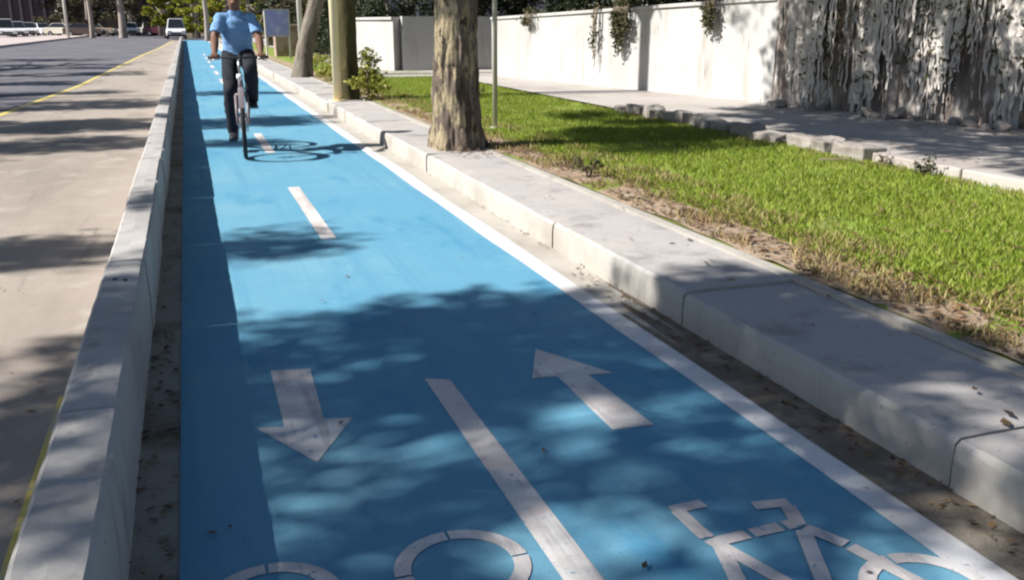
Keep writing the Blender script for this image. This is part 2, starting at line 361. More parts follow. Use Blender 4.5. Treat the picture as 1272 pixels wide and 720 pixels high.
bike_symbol('white painted bicycle symbol on the right of the lane, handlebar and saddle towards the arrow', lambda p: (1.355+p[0]*1.0, 1.50+p[1]), 0)
bike_symbol('upside down white bicycle symbol on the left of the lane, two wheel rings showing', lambda p: (.29-p[0]*1.0, 1.965-p[1]), 0, .6)

# ------------------------------------------------------------------ concrete barrier blocks
L = 1.69
prof = [(-.47,-.02), (-.47,.10), (-.41,.305), (-.395,.325), (-.33,.327), (-.265,.325), (-.252,.312), (-.247,.16), (-.25,-.02)]
def barrier_block(y0, label, sd=0.0, holes=()):
    r = thing('concrete_barrier', label, 'barrier', (-.25, y0, 0), 0, 'concrete barrier blocks along the lane')
    m = MB(); slab_run(m, [(p[0]+.25, p[1]) for p in prof], .005, L-.005, .05, (0,0,0), .0055, sd)
    m.build('block_body', M['barrier'], r)
    for yy, xx, ra, rb in holes:
        h = MB(); h.tube([(xx, yy, .3215), (xx, yy, .3255)], [(ra, rb), (ra, rb)], 9)
        for k, v in enumerate(h.v): h.v[k] = (v[0]+.004*noise.noise(Vector((v[0]*90, v[1]*90, sd))), v[1]+.006*noise.noise(Vector((v[0]*90, v[1]*90, sd+5))), v[2])
        h.build('lifting_hole_disc', M['dark_fill'], r)  # solid dark disc, no recess cut: its colour stands for shade in the hole
    return r
near = {-.87: 'concrete barrier block nearest the camera, at the bottom left corner beside the road', .82: 'second concrete barrier block from the camera, shaded, between road and left gutter',
        2.51: 'third concrete barrier block from the camera, with a pair of painted dark holes on top', 4.20: 'first fully sunlit concrete barrier block, left of the bright blue lane',
        5.89: 'sunlit concrete barrier block beside the short centre dash', 7.58: 'concrete barrier block just before the front wheel of the cyclist'}
kinds = []
for i in range(51):
    y0 = round(-.87+L*i, 2); lb = near.get(y0, 'pale concrete barrier block in the far stretch of the row, past the cyclist')
    if i < 5:
        b = barrier_block(y0, lb, i*7.7, {1: ((.98, -.10, .009, .016),), 2: ((1.38, -.10, .011, .017), (1.36, -.06, .010, .014))}.get(i, ())); kinds.append(b)
    else:
        b = dup(kinds[(0, 3, 4)[i % 3]]); b['label'] = lb
    b.location = (-.25+random.uniform(-.004,.004), y0, random.uniform(-.004,.002)); b.rotation_euler = (random.uniform(-.001,.001), random.uniform(-.002,.002), random.uniform(-.002,.002))

# ------------------------------------------------------------------ walls on the right
def wall_x(y): return 8.70-(y-7.5)*.169
def wall_grid(y0, y1, h0, h1, step, amp, fn):
    ny = int((y1-y0)/step); nz = int(1.9/step); m = MB(); v = []
    for j in range(nz+1):
        for i in range(ny+1):
            y = y0+(y1-y0)*i/ny; t = i/ny; h = h0+(h1-h0)*t; z = -.02+(h+.02)*j/nz
            v.append((wall_x(y)-amp*fn(y, z), y, z))
    f = [(j*(ny+1)+i, j*(ny+1)+i+1, (j+1)*(ny+1)+i+1, (j+1)*(ny+1)+i) for j in range(nz) for i in range(ny)]
    nb = len(v)
    # back, top and ends
    v += [(wall_x(y0)+.25, y0, -.02), (wall_x(y1)+.25, y1, -.02), (wall_x(y1)+.25, y1, h1), (wall_x(y0)+.25, y0, h0)]
    f += [(nb, nb+1, nb+2, nb+3)]
    top = [nz*(ny+1)+i for i in range(ny+1)]; f.append(tuple(top+[nb+2, nb+3]))
    f.append(tuple([j*(ny+1) for j in range(nz+1)]+[nb+3, nb])); f.append(tuple([j*(ny+1)+ny for j in range(nz+1)]+[nb+2, nb+1]))
    m.add(v, f); return m
def rough(y, z):
    a = abs(noise.noise(Vector((y*5.5, z*.7, 1.)))); b = noise.noise(Vector((y*14, z*2.2, 5.))); c = noise.noise(Vector((y*.9, z*.8, 9.)))
    return 1.1*a+.45*b+.8*c+(.9*max(0, .35-z)*abs(noise.noise(Vector((y*6, z*8, 2.)))))
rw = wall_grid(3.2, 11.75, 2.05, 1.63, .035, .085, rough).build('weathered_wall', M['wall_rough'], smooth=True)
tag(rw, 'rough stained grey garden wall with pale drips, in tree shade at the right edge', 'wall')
ww = thing('white_wall', 'long white rendered garden wall in full sun behind the lawn', 'wall')
wall_grid(11.752, 20.5, 1.63, 1.40, .12, .012, lambda y, z: noise.noise(Vector((y*.8, z*.8, 0)))).build('wall_body', M['wall_white'], ww, smooth=False)
m = MB()
for i in range(1):
    y0, y1 = 11.76, 20.5
    m.add([(wall_x(y0)-.035, y0, 1.632), (wall_x(y0)+.285, y0, 1.632), (wall_x(y1)+.285, y1, 1.402), (wall_x(y1)-.035, y1, 1.402),
           (wall_x(y0)-.035, y0, 1.69), (wall_x(y0)+.285, y0, 1.69), (wall_x(y1)+.285, y1, 1.46), (wall_x(y1)-.035, y1, 1.46)],
          [(0,3,2,1), (4,5,6,7), (0,1,5,4), (1,2,6,5), (2,3,7,6), (3,0,4,7)])
m.build('coping', M['wall_white'], ww, bevel=.01)
# return wall: stepped forward beyond the white wall, shaded side towards us
fw = thing('far_wall', 'pale far garden wall with its shaded end facing us, left of the big tree trunk', 'wall')
m = MB(); m.add([(4.87,23.4,-.02), (4.18,26.8,-.02), (4.42,26.85,-.02), (5.1,23.65,-.02), (4.87,23.4,1.42), (4.18,26.8,1.42), (4.42,26.85,1.42), (5.1,23.65,1.42)],
                [(0,3,2,1), (4,5,6,7), (0,1,5,4), (1,2,6,5), (2,3,7,6), (3,0,4,7)]); m.build('side_face', M['wall_white'], fw)
m = MB(); m.box(5.102, 9.5, 23.38, 23.62, -.02, 1.50); m.build('return_face', M['wall_white'], fw)
m = MB(); m.add([(4.82,23.36,1.422), (4.13,26.84,1.422), (4.46,26.88,1.422), (5.15,23.66,1.422), (4.82,23.36,1.485), (4.13,26.84,1.485), (4.46,26.88,1.485), (5.15,23.66,1.485)],
                [(0,3,2,1), (4,5,6,7), (0,1,5,4), (1,2,6,5), (2,3,7,6), (3,0,4,7)]); m.build('coping', M['wall_white'], fw)

# edging stones between lawn and path
ystone = 11.6; i = 0
while ystone > 6.55:
    l = random.uniform(.26,.52); w = random.uniform(.09,.14); h = random.uniform(.05,.11)
    m = MB(); m.box(-w, w, -l/2, l/2, -.1, h); o = m.build('edging_stone', M['stone'], bevel=.012)
    bm = bmesh.new(); bm.from_mesh(o.data); bmesh.ops.subdivide_edges(bm, edges=bm.edges, cuts=2, use_grid_fill=True)
    for v in bm.verts: v.co += .03*noise.noise_vector(v.co*7+Vector((i, 0, 0)))
    bm.to_mesh(o.data); bm.free()
    o.location = (5.53+random.uniform(-.05,.05), ystone-l/2, .2); o.rotation_euler = (random.uniform(-.1,.1), random.uniform(-.12,.12), random.uniform(-.25,.25))
    tag(o, 'rough edging stone in the row between the lawn and the shaded path', 'stone', 'edging stones along the lawn')
    ystone -= l+random.uniform(.02,.16); i += 1
for i in range(20):
    y = random.uniform(7.4, 11.6); sz = random.uniform(.05, .12); m = MB(); m.ellip((0,0,0), (sz, sz*random.uniform(.8,1.5), sz*.6), 7, 5); o = m.build('rubble_stone', M['stone'])
    for v in o.data.vertices: v.co += .7*sz*noise.noise_vector(v.co*9+Vector((i*3, 0, 0)))
    o.location = (wall_x(y)-random.uniform(.18, .42), y, .2+sz*.35); o.rotation_euler.z = random.uniform(0, 6)
    tag(o, 'pale lump of rubble lying on the path at the foot of the stained wall', 'stone', 'rubble along the stained wall')
m = MB(); y = 6.5
while y > -1:
    m.box(5.46, 5.60, y-.98, y, .1, .255); y -= 1.0
tag(m.build('path_kerb', M['pave'], bevel=.015), kind='structure')

# ------------------------------------------------------------------ trees
def trunk_mesh(pts, rs, n, rows, amp, fr, seed=0.0, flare=0.0):
    """displaced bark tube along a polyline"""
    pts = [Vector(p) for p in pts]; m = MB(); v = []; tot = len(pts)-1
    for j in range(rows+1):
        t = j/rows*tot; i = min(int(t), tot-1); q = t-i
        p = pts[i].lerp(pts[i+1], q); r = rs[i]+(rs[i+1]-rs[i])*q
        fl = flare*math.exp(-(p.z+.1)*4.5)
        for k in range(n):
            a = 2*PI*k/n; d = Vector((math.cos(a), math.sin(a), 0))
            h = abs(noise.noise(Vector((d.x*fr, d.y*fr, p.z*fr*.35+seed))))*1.2+noise.noise(Vector((d.x*2, d.y*2, p.z*2+seed)))*.8+.5*noise.noise(Vector((d.x*fr*2.3, d.y*fr*2.3, p.z*fr+seed)))
            v.append(p+d*(r+amp*h+fl*(1+.8*math.sin(a*5+seed)+.5*math.sin(a*3+1))))
    f = [(j*n+k, j*n+(k+1) % n, (j+1)*n+(k+1) % n, (j+1)*n+k) for j in range(rows) for k in range(n)]
    f.append(tuple(range(n-1, -1, -1))); f.append(tuple(rows*n+k for k in range(n)))
    return m.add(v, f)
def limbs(m, base, targets, r0):
    for t in targets:
        t = Vector(t); b = Vector(base); mid = b.lerp(t, .5)+Vector((random.uniform(-.4,.4), random.uniform(-.4,.4), random.uniform(.1,.6)))
        m.tube([b, b.lerp(mid, .5)+Vector((0, 0, .1)), mid, mid.lerp(t, .6), t], [r0, r0*.75, r0*.5, r0*.3, r0*.1], 7)
def shade_crown(rects, hr, r=(.28,.50), per=70):
    """clump centres whose shade falls inside the given ground rectangles (x0,x1,y0,y1,count)"""
    C = []; R = []
    for x0, x1, y0, y1, n in rects:
        for _ in range(n):
            gx = random.uniform(x0, x1); gy = random.uniform(y0, y1); h = random.uniform(*hr)
            C.append((gx+SUN.x/SUN.z*h, gy+SUN.y/SUN.z*h, h)); R.append(random.uniform(*r))
    return C, R
def tree(label, base, trunk, rects, hr, bark, leaf, size, r=(.28,.5), per=70, group=None, nl=14, bark_args=(20, 60, .03, 6), flare=.05, name='street_tree', hang=()):
    t = thing(name, label, 'tree', base, 0, group); b = Vector(base)
    pts = [Vector(p) for p, _ in trunk]; rs = [q for _, q in trunk]
    m = trunk_mesh(pts, rs, bark_args[0], bark_args[1], bark_args[2], bark_args[3], base[1], flare)
    C, R = shade_crown(rects, hr, r, per); C += [c for c, _ in hang]; R += [q for _, q in hang]
    loc = [Vector(c)-b for c in C]
    limbs(m, pts[-1]-Vector((0, 0, .05)), random.sample(loc, min(nl, len(loc))), rs[-1]*.55)
    m.build('trunk', bark, t, smooth=True)
    v, f = leaves(clumps(loc, R, per), size); nobj('crown', v, f, leaf, t)
    return t
# street trees on the far pavement, left of the frame: their crowns shade the road, the lane and the kerb
TL = 'tall street tree across the road, out of view, '
tree(TL+'shading the near lane', (-10.9, 1.6, .13), [((0,0,-.1), .27), ((.1,.05,2), .22), ((.3,.1,4.6), .17)],
     [(-.25, 2.1, .7, 1.9, 27), (-.25, 2.1, 1.9, 3.0, 29), (-.25, 2.1, 2.9, 4.0, 56), (.75, 1.75, 3.6, 4.25, 12), (2.0, 2.75, 2.3, 3.6, 42), (-.6, -.2, .5, 4.15, 34), (-4, -.5, 3.85, 4.15, 34), (-4, -.5, .6, 1.6, 30), (-4, -.5, 2.2, 3.2, 40), (2.0, 2.7, .4, 2.3, 16)],
     (5.2, 8.2), M['bark_plain'], M['leaf_shade'], .12, r=(.2,.42), per=75)
tree(TL+'opposite the sunlit lane', (-11.0, 6.6, .13), [((0,0,-.1), .24), ((-.1,.05,2), .2), ((0,.2,4.8), .15)],
     [(-5, -.6, 5.7, 6.25, 75), (.1, .75, 5.55, 5.95, 8), (-6, -2, 5.0, 5.3, 10), (-7, -4, 5, 9, 25)], (5.4, 8.2), M['bark_plain'], M['leaf_shade'], .12)
tree(TL+'opposite the cyclist', (-11.1, 12.8, .13), [((0,0,-.1), .25), ((.1,.05,2), .2), ((.2,.1,4.6), .16)],
     [(-6, -.45, 11.0, 12.2, 120), (-6, -.45, 13.0, 14.6, 170), (-7, -2, 9.9, 10.8, 50), (.1, 1.7, 13.0, 14.2, 34), (.1, .9, 10.9, 11.4, 9)], (5.4, 8.6), M['bark_plain'], M['leaf_shade'], .13)
tree(TL+'beyond the cyclist', (-11.0, 19.5, .13), [((0,0,-.1), .25), ((.1,.05,2), .2), ((.2,.1,4.6), .16)],
     [(-8, -.45, 16.5, 18.5, 150), (-8, -1.5, 20, 21.2, 80), (-9, -2.5, 23.5, 25, 100), (.1, 1.7, 19, 20, 16)], (5.4, 8.8), M['bark_plain'], M['leaf_shade'], .15)
tree(TL+'on the stretch further up the road', (-11.0, 31, .13), [((0,0,-.1), .27), ((.1,.05,2), .22), ((.2,.1,4.6), .17)],
     [(-9, -.8, 27.5, 29.5, 80), (-10, -2, 32, 36, 110), (-10, -3, 39, 42, 80)], (5.4, 9.0), M['bark_plain'], M['leaf_shade'], .18)

# trees on the right verge
tree('thick street tree with flaking bark beside the kerb, nearest trunk in view', (2.625, 8.62, .15),
     [((-.24,0,-.1), .215), ((-.25,.0,.5), .195), ((-.24,.0,1.2), .19), ((-.22,0,2.0), .195), ((-.15,0,3.3), .19)],
     [(7.3, 9.4, 5.0, 11.5, 135), (9.4, 12, 5, 11.3, 90), (6.4, 7.4, 5.5, 10.5, 36), (6.5, 9, 3.4, 6, 34), (4.0, 5.5, 7.6, 9.6, 30), (4.9, 5.9, 8.4, 11.4, 24)], (4.4, 7.6), M['bark'], M['leaf_shade'], .15, r=(.3,.55), per=90, nl=16, bark_args=(110, 260, .036, 6), flare=.07)
tree('ivy clad street tree with an olive brown trunk beside a pale post', (2.36, 15.1, .15),
     [((.02,0,-.1), .17), ((.04,0,.6), .15), ((.05,0,1.6), .145), ((.03,0,5.6), .14)],
     [(9.6, 14, 11.8, 17.5, 120)], (6.0, 8.8), M['bark_limed'], M['leaf_shade'], .13, r=(.35,.6), bark_args=(36, 90, .012, 6), flare=.02)
tree('grey leaning forked street tree behind the cyclist on the right verge', (2.5, 22.0, .15),
     [((-.1,0,-.1), .22), ((.06,0,.7), .19), ((.34,0,1.6), .17), ((.62,0,2.6), .16), ((.9,0,5.4), .14)],
     [(9.8, 14, 18, 25, 120)], (6.0, 8.8), M['bark_plain'], M['leaf_shade'], .15, r=(.35,.6), bark_args=(36, 80, .02, 6))
# ivy on the second trunk and yellow-green shrub at its foot
t = thing('ivy_plant', 'yellow green ivy bush climbing at the foot of the olive brown trunk', 'plant', (2.52, 14.75, .15))
pts = np.concatenate([clumps([(.13,-.05,z) for z in np.linspace(.1, .72, 6)], [.16]*6, 80), clumps([(.16,-.02,.62), (.25,0,.4), (-.1,-.15,.3), (.3,-.1,.25)], [.2,.2,.18,.2], 90)])
v, f = leaves(pts, .075); nobj('foliage', v, f, M['leaf_yellow'], t)
m = MB(); m.tube([(.1,-.1,0), (.1,-.12,.5), (.09,-.1,.8)], [.015,.012,.006], 6); m.build('stem', M['vine_stem'], t)
for x, y, s, lb in ((1.98+.95, 17.6, .36, 'low yellow green shrub on the verge beyond the ivy clad tree'), (2.9, 20.3, .30, 'small yellow green shrub close to the leaning tree'), (3.3, 26.5, .45, 'yellow green shrub behind the leaning tree')):
    t = thing('verge_shrub', lb, 'shrub', (x, y, .16), 0, 'shrubs on the right verge')
    cs = [(random.uniform(-s, s), random.uniform(-s, s), random.uniform(.1, s)) for _ in range(9)]
    v, f = leaves(clumps(cs, [s*.45]*9, 70), .07); nobj('foliage', v, f, M['leaf_yellow'], t)
    m = MB()
    for c in cs[:5]: m.tube([(0,0,-.02), (c[0]*.5, c[1]*.5, c[2]*.6), c], [.012,.009,.004], 5)
    m.build('stem', M['vine_stem'], t)

# poles
def pole(name, label, loc, h, r, mat, cap=True):
    t = thing(name, label, 'pole', loc); m = MB(); m.tube([(0,0,-.05), (0,0,h*.5), (0,0,h)], [r, r*.95, r*.9], 16); m.build('shaft', mat, t, smooth=True)
    m = MB(); m.tube([(0,0,-.01), (0,0,.03)], [r*2.2, r*2.1], 16); m.build('base_plate', mat, t)
    return t
pole('slim_pole', 'thin dull pole standing in the grass right behind the thick near tree', (3.24, 10.1, .16), 4.2, .028, M['thin_pole'])
pole('pale_post', 'thick cream painted post standing against the olive brown trunk', (2.16, 14.75, .15), 4.6, .066, M['cream'])
p = pole('white_pole', 'pale utility pole beside the grey leaning tree', (3.1, 27.6, .16), 6.5, .075, M['pole'])
p = pole('street_lamp', 'pale street lamp column across the junction in front of the dark building', (-10.45, 99.3, .13), 7.5, .14, M['pole'])
m = MB(); m.tube([(0,0,7.4), (.5,0,7.8), (1.6,0,7.9)], [.06,.05,.05], 8); m.box(1.3, 2.1, -.12, .12, 7.82, 7.95); m.build('lamp_arm', M['pole'], p)

# blue notice board and tan bin block behind the cyclist
M['blue_sign'] = surf('faded_blue_board', (0.33,0.35,0.66), [((0.50,0.52,0.74), 3, .48, .68)], .5)
M['tan'] = surf('tan_block', (0.40,0.30,0.24), [((0.26,.18,.14), 4, .45, .65)], .9)
t = thing('notice_board', 'faded blue notice board on two pale posts behind the cyclist', 'sign', (3.0, 34.0, .16))
m = MB(); m.box(-.36, .42, -.02, .02, .78, 1.62); m.build('board', M['blue_sign'], t, bevel=.01)
m = MB()
for a, b in ((-.38, -.34), (.42, .46)): m.box(a, b, -.025, .025, .74, 1.66)
for a, b in ((.742, .778), (1.622, 1.66)): m.box(-.338, .418, -.024, .024, a, b)
m.build('board_frame', M['pole'], t)
for x in (-.36, .44):
    m = MB(); m.tube([(x, .06, -.05), (x, .06, 1.6)], .035, 8); m.build('post', M['pole'], t)
t = thing('concrete_planter', 'tan concrete planter box past the notice board', 'planter', (3.55, 36.6, .16))
m = MB(); m.box(-.42, .42, -.4, .4, -.02, 1.05); m.box(-.47, .47, -.45, .45, 1.053, 1.15); m.build('box', M['tan'], t, bevel=.02)
cs = [(random.uniform(-.3,.3), random.uniform(-.3,.3), 1.25+random.uniform(0,.2)) for _ in range(7)]
v, f = leaves(clumps(cs, [.2]*7, 60), .09); nobj('foliage', v, f, M['leaf_dark'], t)

# ------------------------------------------------------------------ dark trees behind the walls and far up the road
def bush_tree(name, label, loc, h, w, leaf, size, n, per, bark='bark_plain', group=None, z0=.1, tr=.16, cat='tree'):
    t = thing(name, label, cat, loc, 0, group)
    cs = []; rs = []
    for _ in range(n):
        a = random.uniform(0, 2*PI); z = z0+(1-z0)*random.random()**.8; q = w*(1-.55*abs(2*z-1)**2)*math.sqrt(random.random())
        cs.append((q*math.cos(a), q*math.sin(a), z*h)); rs.append(w*random.uniform(.16,.32))
    v, f = leaves(clumps(cs, rs, per), size); nobj('crown', v, f, leaf, t)
    m = MB(); m.tube([(0,0,-.1), (.05,0,h*.3), (0,.05,h*.6), (0,0,h*.85)], [tr, tr*.8, tr*.5, tr*.2], 9)
    for c in cs[:8]: m.tube([(0,0,h*.3), (c[0]*.5, c[1]*.5, (c[2]+h*.3)*.5), c], [tr*.4, tr*.25, tr*.08], 6)
    m.build('trunk', M[bark], t, smooth=True); return t
BG = 'trees behind the garden walls'
for x, y, h, w, lf, lb in ((9.6, 12.3, 5.5, 1.5, 'leaf_dark', 'dark garden tree behind the right end of the white wall'),
        (9.2, 15.0, 6.0, 1.7, 'leaf_brown', 'brownish garden tree behind the hanging vines of the white wall'),
        (8.6, 18.0, 5.8, 1.6, 'leaf_dark', 'dark garden tree behind the middle of the white wall'),
        (8.4, 21.3, 6.0, 1.7, 'leaf_dark', 'dark garden tree behind the left end of the white wall'),
        (7.6, 25.2, 5.5, 1.6, 'leaf_dark', 'dark garden tree over the shaded end of the far wall'),
        (6.0, 26.5, 5.0, 1.3, 'leaf_dark', 'dark garden tree behind the far wall, just left of the thick trunk'),
        (5.6, 30.5, 6.5, 1.7, 'leaf_dark', 'tall dark garden tree beyond the end of the far wall'),
        (11.5, 16.5, 8.0, 2.6, 'leaf_dark', 'big dark tree deep in the garden behind the white wall'),
        (11.0, 22.5, 8.0, 2.6, 'leaf_dark', 'big dark tree deep in the garden behind the thin pole'),
        (10.5, 30, 9.0, 3.0, 'leaf_dark', 'big dark tree deep in the garden over the far wall'),
        (12.5, 10.5, 8.0, 2.6, 'leaf_brown', 'big olive tree in the garden behind the stained wall')):
    bush_tree('garden_tree', lb, (x, y, 0), h, w, M[lf], .13 if h < 7 else .2, 34, 90, group=BG, z0=.06)
# the evergreen row that closes the verge behind the cyclist
for x, y, h, w, lf, lb in ((5.2, 37, 7, 1.6, 'leaf_dark', 'dark evergreen behind the notice board'), (4.6, 44, 8, 1.7, 'leaf_dark', 'dark evergreen past the planter'),
        (6.5, 41, 8, 2.0, 'leaf_dark', 'dark evergreen set back from the verge behind the leaning tree'), (7.0, 49, 9, 2.2, 'leaf_dark', 'tall dark evergreen far along the right verge'),
        (4.4, 54, 8, 1.7, 'leaf_brown', 'olive tree on the right verge near the junction'), (4.0, 65, 8, 1.7, 'leaf_lime', 'lime green tree on the right verge near the junction')):
    bush_tree('verge_tree', lb, (x, y, .1), h, w, M[lf], .2, 40, 80, group='trees closing the right verge', z0=.04)
# far trees across the junction
for x, y, h, w, lf, lb in ((1.0, 112, 11, 3.4, 'leaf_lime', 'sunlit lime green tree across the junction above the white van'),
        (-1.9, 108.5, 7, 2.0, 'leaf_lime', 'low leafy lime green tree right behind the white van'),
        (1.2, 100.5, 7, 1.8, 'leaf_lime', 'bright yellow green tree right of the white van across the junction'),
        (3.6, 92, 9, 2.6, 'leaf_lime', 'sunlit yellow green tree at the corner of the junction'),
        (-2.6, 118, 11, 3.0, 'leaf_brown', 'olive brown tree across the junction above the maroon car'),
        (-6.3, 128, 12, 3.4, 'leaf_brown', 'olive tree behind the small white cars'),
        (-10.5, 122, 12, 3.6, 'leaf_brown', 'brown green tree right of the lamp column'),
        (-14.5, 135, 12, 3.6, 'leaf_brown', 'brown tree at the corner of the dark building'),
        (6.5, 108, 12, 3.4, 'leaf_dark', 'dark tree across the junction behind the head of the cyclist'),
        (-4, 150, 13, 4.5, 'leaf_brown', 'large olive tree at the back of the far tree row'),
        (-11, 155, 13, 4.8, 'leaf_brown', 'large brownish tree at the back of the far tree row'),
        (3, 140, 13, 4.5, 'leaf_brown', 'large olive tree behind the lime green tree')):
    bush_tree('far_tree', lb, (x, y, 0), h, w, M[lf], .5, 42, 70, 'bark_far', group='trees across the junction', z0=.10, tr=.3)
for x, y, r, lb in ((-5.9, 104.6, .40, 'pale bare trunk standing at the far kerb of the junction'), (-8.9, 106, .25, 'slim brownish trunk right of the lamp column'), (1.72, 82, .22, 'young brown trunk near the end of the cycle lane')):
    tree(lb, (x, y, 0), [((0,0,-.1), r), ((.05,0,2), r*.85), ((-.05,0,5.5), r*.75)], [], (6, 8), M['bark_far'], M['leaf_brown'], .5, per=60, bark_args=(14, 20, .02, 4), name='far_tree',
         hang=[((x+random.uniform(-2,2), y+random.uniform(-2,2), random.uniform(6,9)), 1.0) for _ in range(14)], nl=8)

def hedge(label, path, h, w, leaf, n, size=.10):
    t = thing('hedge', label, 'hedge', (*path[0], 0)); b = Vector((*path[0], 0)); cs = []; st = MB()
    for (x0, y0), (x1, y1), in zip(path[:-1], path[1:]):
        for _ in range(n):
            q = random.random(); hh = h*(1+.14*noise.noise(Vector((x0+q*(x1-x0), (y0+q*(y1-y0))*.9, 4))))
            cs.append((x0+q*(x1-x0)-b.x+random.uniform(-w, w), y0+q*(y1-y0)-b.y+random.uniform(-w, w)*.6, random.uniform(.15, 1)*hh))
        for k in range(9):
            q = (k+.5)/9; p = Vector((x0+q*(x1-x0)-b.x, y0+q*(y1-y0)-b.y, 0)); st.tube([p, p+Vector((.1,.05,h*.5)), p+Vector((-.05,.1,h*.85))], [.05,.04,.015], 6)
    v, f = leaves(clumps(cs, [random.uniform(.25,.42) for _ in cs], 95), size); nobj('foliage', v, f, M[leaf], t)
    st.build('stem', M['bark_plain'], t)
hedge('tall dark hedge right behind the long white wall', [(9.0, 11.6), (8.35, 16), (7.75, 20.4)], 2.7, .35, 'leaf_dark', 170)
hedge('dark hedge showing over the shaded end of the far wall', [(5.6, 24.5), (9.6, 24.5)], 2.25, .30, 'leaf_dark', 170)
hedge('dark hedge behind the sunlit side of the far wall, up to its far end', [(5.2, 25.6), (4.7, 29.0), (4.5, 33)], 3.2, .35, 'leaf_dark', 170)
hedge('olive hedge closing the verge behind the leaning tree', [(4.9, 33.5), (4.7, 40), (4.4, 50)], 3.4, .4, 'leaf_brown', 170, .15)
# vines hanging over the walls
def vine(label, y, w, drop, n, leafy, stem='vine_stem', sr=.007):
    x = wall_x(y)-.07; top = 1.66-(y-11.75)*.0286 if y > 11.75 else 1.63+(11.75-y)*.049
    t = thing('hanging_vine', label, 'vine', (x, y, top), 0, 'vines hanging over the garden walls'); m = MB(); pts = []
    for k in range(n):
        dy = max(-w, min(w, random.gauss(0, w*.5))); L = drop*random.uniform(.35, 1.0)*math.exp(-(dy/w)**2); p = [Vector((.22, dy, .04)), Vector((.02, dy, .09)), Vector((-.05, dy, .02))]
        z = 0
        while z > -L:
            z -= .07; p.append(Vector((-.05+random.uniform(-.02,.02), dy+random.uniform(-.02,.02), z)))
            if random.random() < leafy:
                for _ in range(4): pts.append((p[-1].x-.02+random.gauss(0,.03), p[-1].y+random.gauss(0,.04), z+random.gauss(0,.03)))
        for _ in range(int(10*leafy)): pts.append((random.uniform(-.06,.2), dy+random.gauss(0,.05), .1+random.gauss(0,.03)))
        m.tube(p, [sr*random.uniform(.6,1.5)]*len(p), 4)
    m.build('stem', M[stem], t)
    if pts: v, f = leaves(np.array(pts), .075, droop=.5); nobj('foliage', v, f, M['leaf_vine'], t)
vine('dark leafy vine hanging over the middle of the white wall', 15.4, .30, .75, 46, .9)
vine('small dark vine spilling over the white wall near its right end', 13.05, .16, .50, 22, .9)
vine('thin brown vine trailing down the white wall beside the leafy vine', 16.2, .16, 1.0, 9, .25)
vine('scrap of ivy on top of the white wall near its left end', 18.7, .25, .16, 20, .9)
for y, lb in ((11.0, 'bleached dead vine curtain at the left end of the stained wall'), (10.0, 'bleached dead vine curtain left of the middle of the stained wall'), (9.1, 'bleached dead vine curtain right of the middle of the stained wall'), (8.1, 'bleached dead vine curtain near the right edge of the picture')):
    vine(lb, y, .75, 1.7, 80, .02, 'pale_stem', .013)
vine('dead brown vine strands over the left part of the stained wall', 10.6, .6, 1.3, 44, .12)
vine('dead brown vine strands over the middle of the stained wall', 9.0, .7, 1.5, 50, .15)
vine('dead brown vine strands at the right edge of the stained wall', 7.6, .5, 1.5, 40, .15)

# small plants and debris
def weed(label, loc, h, n, leaf='leaf_dark'):
    t = thing('weed', label, 'plant', loc, random.uniform(0, 6)); m = MB(); pts = []
    for k in range(n):
        a = random.uniform(0, 2*PI); e = Vector((math.cos(a)*h*.6, math.sin(a)*h*.6, h*random.uniform(.6, 1.1)))
        m.tube([(0,0,-.02), e*.5+Vector((0,0,.03)), e], [.004,.003,.002], 4)
        for q in (.5, .75, 1): pts += [tuple(e*q+Vector((random.gauss(0,.02), random.gauss(0,.02), random.gauss(0,.02)))) for _ in range(3)]
    m.build('stem', M['vine_stem'], t); v, f = leaves(np.array(pts), h*.3, aspect=.45); nobj('foliage', v, f, M[leaf], t)
weed('dark green weed at the lawn edge below the path kerb', (5.33, 5.75, .17), .13, 12)
weed('small brown weed by the path kerb, left of the dark green one', (5.38, 6.25, .17), .10, 8, 'leaf_brown')
weed('small weed in the lawn right of the thick trunk and thin pole', (4.3, 14.4, .17), .22, 10, 'leaf_vine')
weed('dry brown weed on the bare soil past the kerb slabs', (2.86, 6.55, .17), .16, 9, 'leaf_brown')
weed('dry brown weed stub beside the kerb near the thick trunk', (2.88, 6.95, .17), .10, 9, 'leaf_brown')
def twig(label, a, b):
    m = MB(); a = Vector(a); b = Vector(b); p = a.lerp(b, .5)+Vector((.02,.02,.012)); m.tube([a, p, b], [.010,.008,.005], 6)
    tag(m.build('twig', M['vine_stem'], smooth=True), label, 'twig')
twig('bent brown twig lying on the bare soil beside the kerb', (2.72, 5.62, .19), (2.80, 5.35, .185))
twig('pale twig lying on the lawn near the edging stones', (5.0, 6.6, .2), (5.25, 6.35, .2))

# fallen leaves (nobody could count them)
def litter(name, label, regions, size):
    P = []
    for x0, x1, y0, y1, n, z in regions:
        yy = RNG.uniform(0, 1, n)**1.6*(y1-y0)+y0
        P.append(np.stack([RNG.uniform(x0, x1, n), yy, np.full(n, z)+RNG.uniform(0, .012, n)], 1))
    P = np.concatenate(P); v, f = leaves(P, size); v = v.reshape(-1, 4, 3)
    v[:, :, 2] = P[:, None, 2]+np.abs(v[:, :, 2]-P[:, None, 2])*.25; v = v.reshape(-1, 3)
    tag(nobj(name, v, f, M['dry_leaf']), label, 'leaves', kind='stuff')
litter('gutter_leaves', 'brown fallen leaves in the left gutter along the barrier', [(-.25,-.14,.6,4.2,170,.0), (-.25,-.14,3,12,60,.0)], .042)
litter('kerb_leaves', 'brown fallen leaves and grit at the foot of the right kerb', [(1.86,1.99,.8,4.5,260,.004), (1.93,1.99,4,14,70,.004), (1.0,1.8,.8,3,8,.006)], .035)
